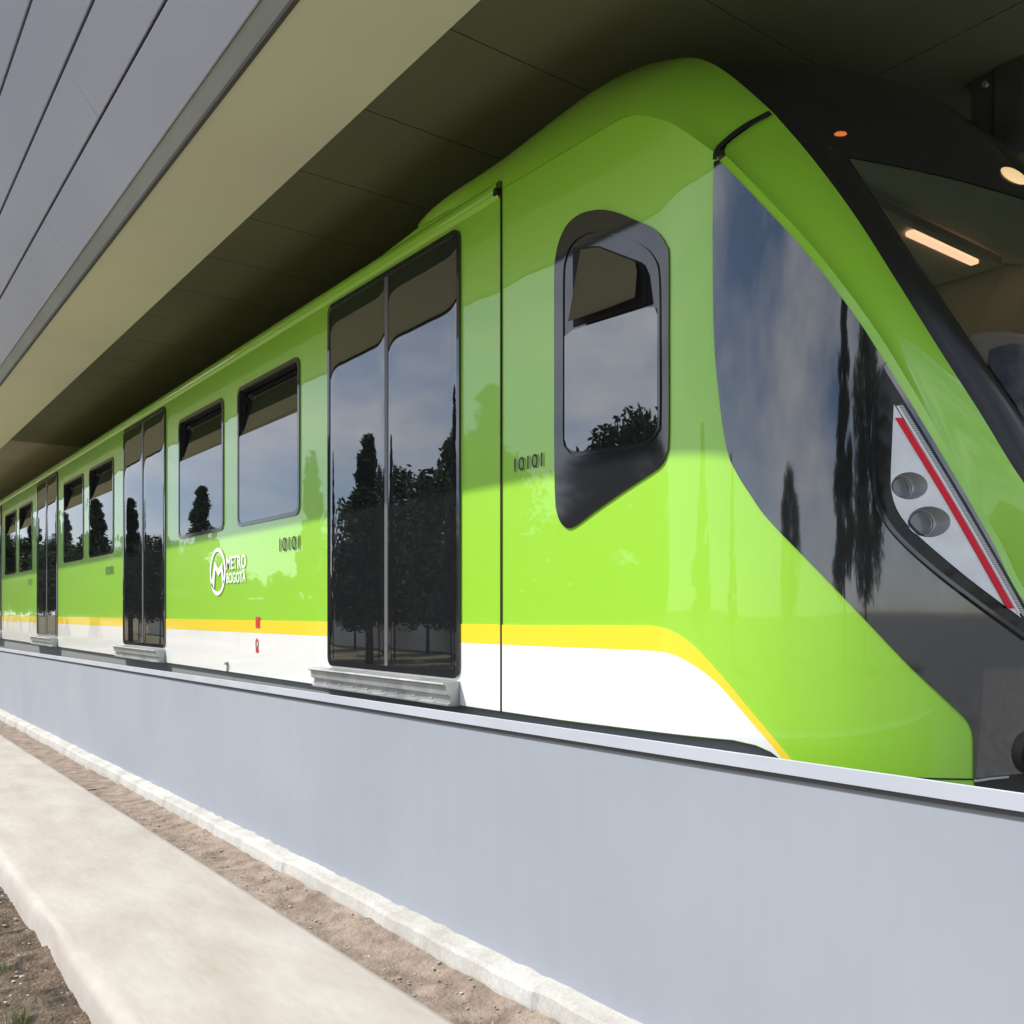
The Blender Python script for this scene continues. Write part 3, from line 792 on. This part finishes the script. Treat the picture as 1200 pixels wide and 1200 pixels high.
# round emblem: a ring with a peaked M in it
bm = bmesh.new()
ex, ez = PX(256), zz(256, 670); rx_ = (PX(265.2) - PX(246.8)) / 2; rz_ = (zz(256, 642) - zz(256, 698)) / 2
ro = min(rx_, rz_); er = [(ro_ * rx_, ro_ * rz_) for ro_ in (1.0, .84)]
A_ = []; B_ = []
for i in range(40):
    t = 2 * math.pi * i / 40
    A_.append(bm.verts.new((ex + er[0][0] * math.cos(t), D - .0075, ez + er[0][1] * math.sin(t)))); B_.append(bm.verts.new((ex + er[1][0] * math.cos(t), D - .0075, ez + er[1][1] * math.sin(t))))
for i in range(40): bm.faces.new((A_[i], A_[(i+1) % 40], B_[(i+1) % 40], B_[i]))
def emb(pts): bm.faces.new([bm.verts.new((ex + u * rx_, D - .0075, ez + w * rz_)) for u, w in pts])
emb([(-.82, -.55), (-.45, -.75), (-.30, .10), (-.38, .45)])
emb([(-.38, .45), (-.30, .10), (.12, -.18), (.12, .12)])
emb([(.12, .12), (.12, -.18), (.45, .0), (.55, .35)])
emb([(.55, .35), (.45, .0), (.62, -.55), (.84, -.45)])
mk('round_emblem', bm, M['letter_white'], train)
# small red markings on the skirt
bm = bmesh.new()
s_ = lambda px_: sx(PX(px_))
region(bm, [Vector((s_(300.6), zz(303, 736), 0)), Vector((s_(305.4), zz(303, 736), 0)), Vector((s_(305.4), zz(303, 723), 0)), Vector((s_(300.6), zz(303, 723), 0))], .007, .002)
mk('red_marking', bm, M['red_mark'], train)
bm = bmesh.new(); cxs = s_(302); czs = zz(302, 754.5)
oo = [Vector((cxs + .028 * math.cos(t * math.pi / 8), czs + .042 * math.sin(t * math.pi / 8), 0)) for t in range(16)]
ii = [Vector((cxs + .015 * math.cos(t * math.pi / 8), czs + .026 * math.sin(t * math.pi / 8), 0)) for t in range(16)]
ring(bm, oo, ii, .007, .007, .002)
region(bm, [Vector((cxs - .02, czs - .062, 0)), Vector((cxs + .03, czs - .062, 0)), Vector((cxs + .03, czs - .036, 0)), Vector((cxs - .02, czs - .036, 0))], .0073, .002)
mk('red_ring_marking', bm, M['red_mark'], train)
bm = bmesh.new(); tube(bm, (PX(268), D - .012, zz(268, 788)), (PX(268), D - .012, zz(268, 779)), .006); tube(bm, (PX(268), D - .03, zz(268, 777)), (PX(268), D - .0, zz(268, 777)), .012)
mk('skirt_latch', bm, M['alu'], train)

# ================================================================== THE CANOPY BUILDING
bld = empty('canopy_building', (-12, 6, -1.62), 'grey metal-clad building whose deep beige and olive soffit overhangs the train', 'building')
ZS = 2.2; YO, YI = 1.344, 1.884; ZI = 2.55
XA, XE = -46.0, -0.6
bm = bmesh.new()
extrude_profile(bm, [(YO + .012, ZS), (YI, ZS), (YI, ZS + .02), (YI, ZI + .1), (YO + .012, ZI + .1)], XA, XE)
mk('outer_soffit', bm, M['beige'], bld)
bm = bmesh.new()
extrude_profile(bm, [(YO - .006, ZS - .016), (YO + .012, ZS - .016), (YO + .012, ZS + .05), (YO - .006, ZS + .05)], XA, XE)
mk('drip_edge', bm, M['trim_dark'], bld)
bm = bmesh.new()
CY, CZ = 1.285, 2.306
extrude_profile(bm, [(YO - .006, ZS + .004), (CY + .019, CZ - .019), (CY + .1, CZ - .01), (YO - .006, ZS + .05)], XA, XE)
mk('fascia_trim', bm, M['trim'], bld)
# cladding boards, each with an open joint
bm = bmesh.new()
q_, p_ = .164, .212; ln_ = math.hypot(q_, p_); ty, tz = -q_ / ln_, p_ / ln_; ny, nz_ = -tz, ty    # outward normal (-y, -z)
if nz_ > 0: ny, nz_ = -ny, -nz_
g_ = .0075; nb = 4
for k in range(nb):
    a0 = k * ln_ + g_ if k else -.0245; a1 = (k + 1) * ln_ - g_
    joints = [XA]; xx = XA + (1.1, 2.6, .5, 1.9)[k % 4]
    while xx < XE: joints.append(xx); xx += 3.2
    joints.append(XE)
    for x0, x1 in zip(joints, joints[1:]):
        c8 = []
        jig = R.uniform(-.0012, .0012); 
        for x_ in (x0 + .0012, x1 - .0012):
            c8.append([bm.verts.new((x_, CY + ty * s_q + ny * d_q, CZ + tz * s_q + nz_ * d_q)) for s_q, d_q in ((a0, 0.0), (a0 + .004, .004 + jig), (a1 - .004, .004 - jig), (a1, 0.0), (a1, -.02), (a0, -.02))])
        for i in range(6):
            bm.faces.new((c8[0][i], c8[1][i], c8[1][(i+1) % 6], c8[0][(i+1) % 6]))
        bm.faces.new(c8[0]); bm.faces.new(c8[1][::-1])
bmesh.ops.recalc_face_normals(bm, faces=bm.faces[:])
mk('cladding', bm, M['clad'], bld)
bm = bmesh.new()
TY, TZ = CY + ty * nb * ln_, CZ + tz * nb * ln_
extrude_profile(bm, [(CY + .02, CZ), (TY + .02, TZ - .003), (TY + .25, TZ + .01), (TY + .6, TZ + .012), (9.2, TZ + .012), (9.2, ZI + .12), (2.4, ZI + .12), (YI + .05, ZI + .11)], XA, XE)
mk('roof_block', bm, M['groove'], bld)
# inner soffit boards with joints
JX = [-3.37 + .797 * k for k in range(-60, 12)]
JY = [YI + .002, 4.0, 5.8, 7.6, 9.2]
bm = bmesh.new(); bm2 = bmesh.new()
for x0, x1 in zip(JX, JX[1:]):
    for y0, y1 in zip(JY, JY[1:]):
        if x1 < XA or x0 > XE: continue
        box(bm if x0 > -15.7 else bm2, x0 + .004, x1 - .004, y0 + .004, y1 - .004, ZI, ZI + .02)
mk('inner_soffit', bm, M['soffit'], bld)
mk('lit_end_soffit', bm2, M['soffit_far_lit'], bld)  # far boards coloured lighter for the bounced light there
bm = bmesh.new()
box(bm, XA, XE, 9.2, 9.4, -1.62, TZ)
mk('back_wall', bm, M['back'], bld)
# steel bracket hanging from the soffit above the nose
br = empty('ceiling_bracket', (-2.1, 4.45, ZI), 'dark steel box bracket with a side rail hanging from the soffit above the train nose', 'bracket')
a = PZ(1170, 78, ZI - .002)
bm = bmesh.new()
box(bm, a.x - .02, a.x + .115, a.y - .0, a.y + .12, 2.16, ZI - .003, bev=.004)
box(bm, a.x - .14, a.x - .021, a.y + .02, a.y + .1, 2.16, ZI - .003, bev=.004)
mk('post', bm, M['steel'], br)
bm = bmesh.new()
tube(bm, (a.x + .13, a.y + .02, 2.40), (a.x + .13, a.y + .9, 2.47), .018, n=12)
mk('side_rail', bm, M['steel'], br)
bm = bmesh.new(); tube(bm, (a.x - .06, a.y + .03, ZI - .06), (a.x - .06, a.y - .012, ZI - .06), .014, n=10)
mk('bolt', bm, M['alu'], br)

# ================================================================== WALL, FOOTING, PATH, SOIL
XW0, XW1 = -46.0, -0.35
xs_t = [XW0, XW1]
wall = empty('plinth_wall', (-3, 2.3, -1.46), 'low smooth pale grey wall with thin coping standing in front of the train', 'wall')
YW = 2.28
bm = bmesh.new()
extrude_profile(bm, [(YW + .018, -1.44), (YW + .018, -.44), (YW + .068, -.44), (YW + .068, -1.5)], 0, 0, tilt=True, xs=xs_t)
mk('wall_face', bm, M['wall'], wall)
bm = bmesh.new()
extrude_profile(bm, [(YW + .002, -.4655), (YW, -.4645), (YW, -.4225), (YW + .003, -.420), (YW + .07, -.434), (YW + .07, -.4655)], 0, 0, tilt=True, xs=xs_t)
mk('coping', bm, M['coping'], wall)
bm = bmesh.new()
extrude_profile(bm, [(YW + .012, -.485), (YW + .012, -.466), (YW + .03, -.466), (YW + .03, -.485)], 0, 0, tilt=True, xs=xs_t)
mk('gap_shade_strip', bm, M['gap_grey'], wall)  # solid dark strip standing in for the shaded gap
# rough concrete footing
bm = bmesh.new(); xs_f = []
x = -26.0
while x < -0.35: xs_f.append(x); x += .03 if -9 < x < -1 else .15
rows = []
for x in xs_f:
    n1_ = noise.noise(Vector((x * 3.1, 0, 0))); n2_ = noise.noise(Vector((x * 11, 4, 0))); n3_ = noise.noise(Vector((x * 1.3, 9, 0)))
    yf = 2.205 + .006 * n1_ + .003 * n2_ + .006 * n3_; zt = -1.432 + .005 * n1_ + .004 * n2_
    st_ = .012 if math.floor((x + .35) / 1.22) % 2 else 0
    rows.append([bm.verts.new((x, y, T(x, z))) for y, z in ((YW + .03, zt + .012 + .008 * n2_), (2.26 - st_, zt + .004 * n1_), (yf + .022 - st_, zt - .006), (yf + .006 - st_, zt - .02), (yf - .004 - st_, zt - .07), (yf - .012 - st_, -1.62))])
for a, b in zip(rows, rows[1:]):
    for i in range(5):
        f = bm.faces.new((a[i], a[i+1], b[i+1], b[i])); f.smooth = False
bmesh.ops.recalc_face_normals(bm, faces=bm.faces[:])
mk('footing', bm, M['footing'], wall)
# path slab
bm = bmesh.new(); rows = []
xs_p = []; x = -40.0
while x < .5: xs_p.append(x); x += .03 if -9 < x < -1 else .3
for x in xs_p:
    n1_ = noise.noise(Vector((x * 1.7, 20, 0))); n2_ = noise.noise(Vector((x * 7, 24, 0))); n3_ = noise.noise(Vector((x * 16, 29, 0)))
    e = .003 * n1_ + .0015 * n2_ + .0015 * n3_; r_ = 1.85 + .003 * noise.noise(Vector((x * 4, 33, 0)))
    er_ = .014 * max(0, min(1, (x + 4.75) / .5)) * (1 + n2_)
    hollow = .016 * math.exp(-((x + 4.95) / .22) ** 2)
    prof = [(.86 + e * .6, -1.66), (.866 + e + hollow, -1.60), (.872 + e + hollow, -1.535), (.884 + e + hollow * .6 - er_ * .2, -1.50 - er_ * .3), (.898 + e + er_ * .5, -1.483 - er_ * .12), (.93 + e + er_, -1.479), (1.2, -1.479 + .003 * n1_), (1.5, -1.48), (r_ - .03, -1.479), (r_ - .004, -1.482), (r_, -1.49), (r_ + .004, -1.6)]
    rows.append([bm.verts.new((x, y, T(x, z))) for y, z in prof])
for a, b in zip(rows, rows[1:]):
    for i in range(len(a) - 1):
        f = bm.faces.new((a[i], a[i+1], b[i+1], b[i])); f.smooth = True
bmesh.ops.recalc_face_normals(bm, faces=bm.faces[:])
prop(mk('path', bm, M['path']), kind='structure')
def soil_grid(name, x0, x1, y0, y1, z, m_, dx=.02, amp=.02, edge=None):
    bm = bmesh.new(); nx = int((x1 - x0) / dx); ny_ = max(2, int((y1 - y0) / dx)); g = []
    for i in range(nx + 1):
        row = []
        for j in range(ny_ + 1):
            x_ = x0 + (x1 - x0) * i / nx; y_ = y0 + (y1 - y0) * j / ny_
            h = noise.fractal(Vector((x_ * 5, y_ * 5, 3)), .9, 2.1, 5) * amp + amp * .8 * noise.noise(Vector((x_ * 1.7, y_ * 2, 7)))
            if edge: h += edge(x_, y_)
            row.append(bm.verts.new((x_, y_, T(x_, z + h))))
        g.append(row)
    for i in range(nx):
        for j in range(ny_):
            f = bm.faces.new((g[i][j], g[i+1][j], g[i+1][j+1], g[i][j+1])); f.smooth = True
    return prop(mk(name, bm, m_), kind='structure')
soil_grid('soil_strip', -9.0, .5, 1.845, 2.215, -1.545, M['soil'], .016, .014, lambda x_, y_: .03 * max(0, (y_ - 2.05) / .16) ** 1.5 + .008)
soil_grid('soil_strip_far', -40.0, -9.0, 1.845, 2.215, -1.532, M['soil'], .07, .010)
soil_grid('soil_bed', -9.0, 0, -.9, .90, -1.625, M['dark_soil'], .018, .022)
# lawn reaching the horizon
bm = bmesh.new()
gx = [-900, -300, -120, -60, -40, -20, -8, 0, 6, 20, 60, 150, 500, 900]; gy = [-900, -300, -120, -60, -30, -12, -5, -1, 0.8, 12, 60, 300, 900]
g = [[bm.verts.new((x_, y_, -1.66 + TILT * max(-46, min(20, x_)))) for y_ in gy] for x_ in gx]
for i in range(len(gx) - 1):
    for j in range(len(gy) - 1): bm.faces.new((g[i][j], g[i+1][j], g[i+1][j+1], g[i][j+1]))
prop(mk('ground', bm, M['lawn']), kind='structure')
bm = bmesh.new(); box(bm, XW0, 22, 2.5, 14, -1.70, -1.45)
prop(mk('track_bed', bm, M['bed']), kind='structure')
bm = bmesh.new(); box(bm, .52, 420, -240, 2.49, -1.70, -1.46); box(bm, 22.01, 420, 2.495, 120, -1.70, -1.462)
prop(mk('pavement', bm, M['paving']), kind='structure')
# pebbles and clods
def rock(bm, c, r):
    b = bmesh.new(); bmesh.ops.create_icosphere(b, subdivisions=1, radius=1)
    sc = Vector((r * R.uniform(.7, 1.5), r * R.uniform(.7, 1.3), r * R.uniform(.4, .8))); rot = Matrix.Rotation(R.uniform(0, 6.3), 3, 'Z')
    m_ = {}
    for v in b.verts:
        p = v.co * (1 + .25 * noise.noise(v.co * 2 + Vector((c.x * 50, c.y * 50, 0)))); m_[v.index] = bm.verts.new(rot @ Vector((p.x * sc.x, p.y * sc.y, p.z * sc.z)) + c)
    for f in b.faces: bm.faces.new([m_[v.index] for v in f.verts])
    b.free()
bm = bmesh.new()
for i in range(420):
    x_ = -R.random() ** 1.3 * 6 - 1.8; y_ = R.uniform(1.87, 2.18)
    rock(bm, Vector((x_, y_, T(x_, -1.535 + .03 * max(0, (y_ - 2.05) / .16)))), R.choice((.003, .004, .005, .006, .009)))
for i in range(500):
    x_ = R.uniform(-7.0, -2.5); y_ = R.uniform(.3, .86)
    rock(bm, Vector((x_, y_, T(x_, -1.618))), R.choice((.003, .004, .006, .008, .012)))
prop(mk('pebbles', bm, M['stone']), 'small pale pebbles and clods scattered over the bare soil', 'pebbles', kind='stuff')
def tuft(name, px_, py_, label, n=60, h=.07, seed=1):
    rr = random.Random(seed); c = PZ(px_, py_, -1.63); c.z = T(c.x, -1.625); bm = bmesh.new()
    for i in range(n):
        a_ = rr.uniform(0, 6.28); b0 = c + Vector((rr.gauss(0, .022), rr.gauss(0, .022), -.004)); hh = h * rr.uniform(.45, 1.1); ln2 = hh * rr.uniform(.1, .7); w_ = rr.uniform(.0012, .0024)
        d2 = Vector((math.cos(a_), math.sin(a_), 0)); sd = Vector((-d2.y, d2.x, 0)) * w_; prev = None
        for k in range(4):
            t = k / 3; p = b0 + d2 * (ln2 * t * t) + Vector((0, 0, hh * t)); ww = sd * (1 - t * .9)
            cur = (bm.verts.new(p - ww), bm.verts.new(p + ww))
            if prev: bm.faces.new((prev[0], prev[1], cur[1], cur[0]))
            prev = cur
    return prop(mk(name, bm, M['blade'], loc=tuple(c)), label, 'grass tuft', 'grass tufts on the bare soil')
tuft('grass_tuft', 22, 1192, 'larger bright green grass tuft on dark soil in the bottom left corner', 90, .085, 3)
tuft('grass_tuft', 4, 1128, 'small sparse grass tuft on dark soil at the left picture edge, above the larger tuft', 34, .055, 5)

# ================================================================== BEHIND THE CAMERA: what the glass reflects
def make_tree(name, h, w, leafm, seed, label, conifer):
    rr = random.Random(seed); root = empty(name, (0, 0, -1.62), label, 'tree', 'trees reflected in the train glass')
    bm = bmesh.new(); tube(bm, (0, 0, -1.8), (0, 0, -1.62 + h * .55), .02 * h, .008 * h, 10)
    for k in range(9):
        a_ = rr.uniform(0, 6.28); z_ = -1.62 + h * rr.uniform(.25, .6)
        tube(bm, (0, 0, z_), (math.cos(a_) * w * .3, math.sin(a_) * w * .3, z_ + h * .14), .006 * h, .002 * h, 6)
    mk('trunk', bm, M['bark'], root)
    bm = bmesh.new(); cl = []
    for k in range(120 if conifer else 90):
        t = rr.uniform(.2, 1.0) if conifer else rr.uniform(.26, 1.0)
        rad = w * .5 * ((1 - t) ** 1.05 * 1.1 + .02 if conifer else math.sin(math.pi * min(.97, max(.06, (t - .1) / .92))) ** .7)
        a_ = rr.uniform(0, 6.28); r_ = rad * rr.uniform(.3, 1)
        cl.append((Vector((math.cos(a_) * r_, math.sin(a_) * r_, -1.62 + h * t)), w * rr.uniform(.09, .17) * ((1.0 - .6 * t) if conifer else 1)))
    for c, cr in cl:
        for i in range(110):
            d_ = Vector((rr.gauss(0, 1), rr.gauss(0, 1), rr.gauss(0, 1))).normalized() * cr * rr.random() ** .4
            p = c + d_; a_ = Vector((rr.gauss(0, 1), rr.gauss(0, 1), rr.gauss(0, 1))).normalized(); b_ = a_.orthogonal().normalized(); s_l = rr.uniform(.09, .17)
            bm.faces.new([bm.verts.new(p + a_ * s_l), bm.verts.new(p + b_ * s_l * .5), bm.verts.new(p - a_ * s_l), bm.verts.new(p - b_ * s_l * .5)])
    mk('crown', bm, leafm, root)
    return root
kinds = [make_tree('pine_tree', 9, 4.2, M['leaf_dark'], 1, 'tall dark pointed tree reflected in the train door glass', True),
         make_tree('broadleaf_tree', 7.5, 5.5, M['leaf'], 2, 'rounded green tree reflected in the train door glass', False),
         make_tree('cypress_tree', 10, 2.6, M['leaf_dark'], 3, 'narrow tall tree reflected in the dark side mask', True)]
spots = [(-22, -18.5, 1, .72), (-27, -19, 1, .8), (-33, -18.5, 1, .7), (-39, -19, 1, .75), (-46, -18.5, 1, .7), (-24, -12, 0, 1.0), (-28, -14, 1, 1.05), (-31, -11.5, 0, .95), (-34, -14, 1, 1.0), (-37, -12, 2, .9), (-20, -15, 1, 1.0), (-43, -13, 1, .5), (-46, -15, 0, .42), (-49, -13, 1, .55), (-52, -12, 1, .45), (-55, -15, 0, .6), (-58, -14, 0, 1.1), (-63, -13, 1, .9), (-67, -12, 0, 1.1), (-72, -14, 1, 1.0), (-77, -12, 0, 1.2),
         (-83, -13, 1, 1.1), (-89, -12, 0, 1.2), (-96, -13, 1, 1.2), (-104, -12, 0, 1.3), (-113, -12, 1, 1.3), (-123, -12, 0, 1.4), (-14, -19, 0, .8), (-10, -24, 2, .7), (2, -30, 1, .9), (9, -17, 0, 1.25), (13, -15, 1, 1.2)]
used = set()
for x_, y_, k, sc in spots:
    o = kinds[k]
    if k in used: o = copy_tree(kinds[k], None)
    used.add(k); o.location = (x_, y_, TILT * max(-46, min(20, x_)) - .02); o.scale = (sc, sc, sc); o.rotation_euler.z = R.uniform(0, 6.28)
bm = bmesh.new(); extrude_profile(bm, [(-21.0, -2.2), (-21.0, .9), (-20.97, .95), (-20.73, .95), (-20.7, .9), (-20.7, -2.2)], -95, -24)
prop(mk('boundary_wall', bm, M['white_wall']), 'long low white wall behind the lawn, reflected in the train side', 'wall')
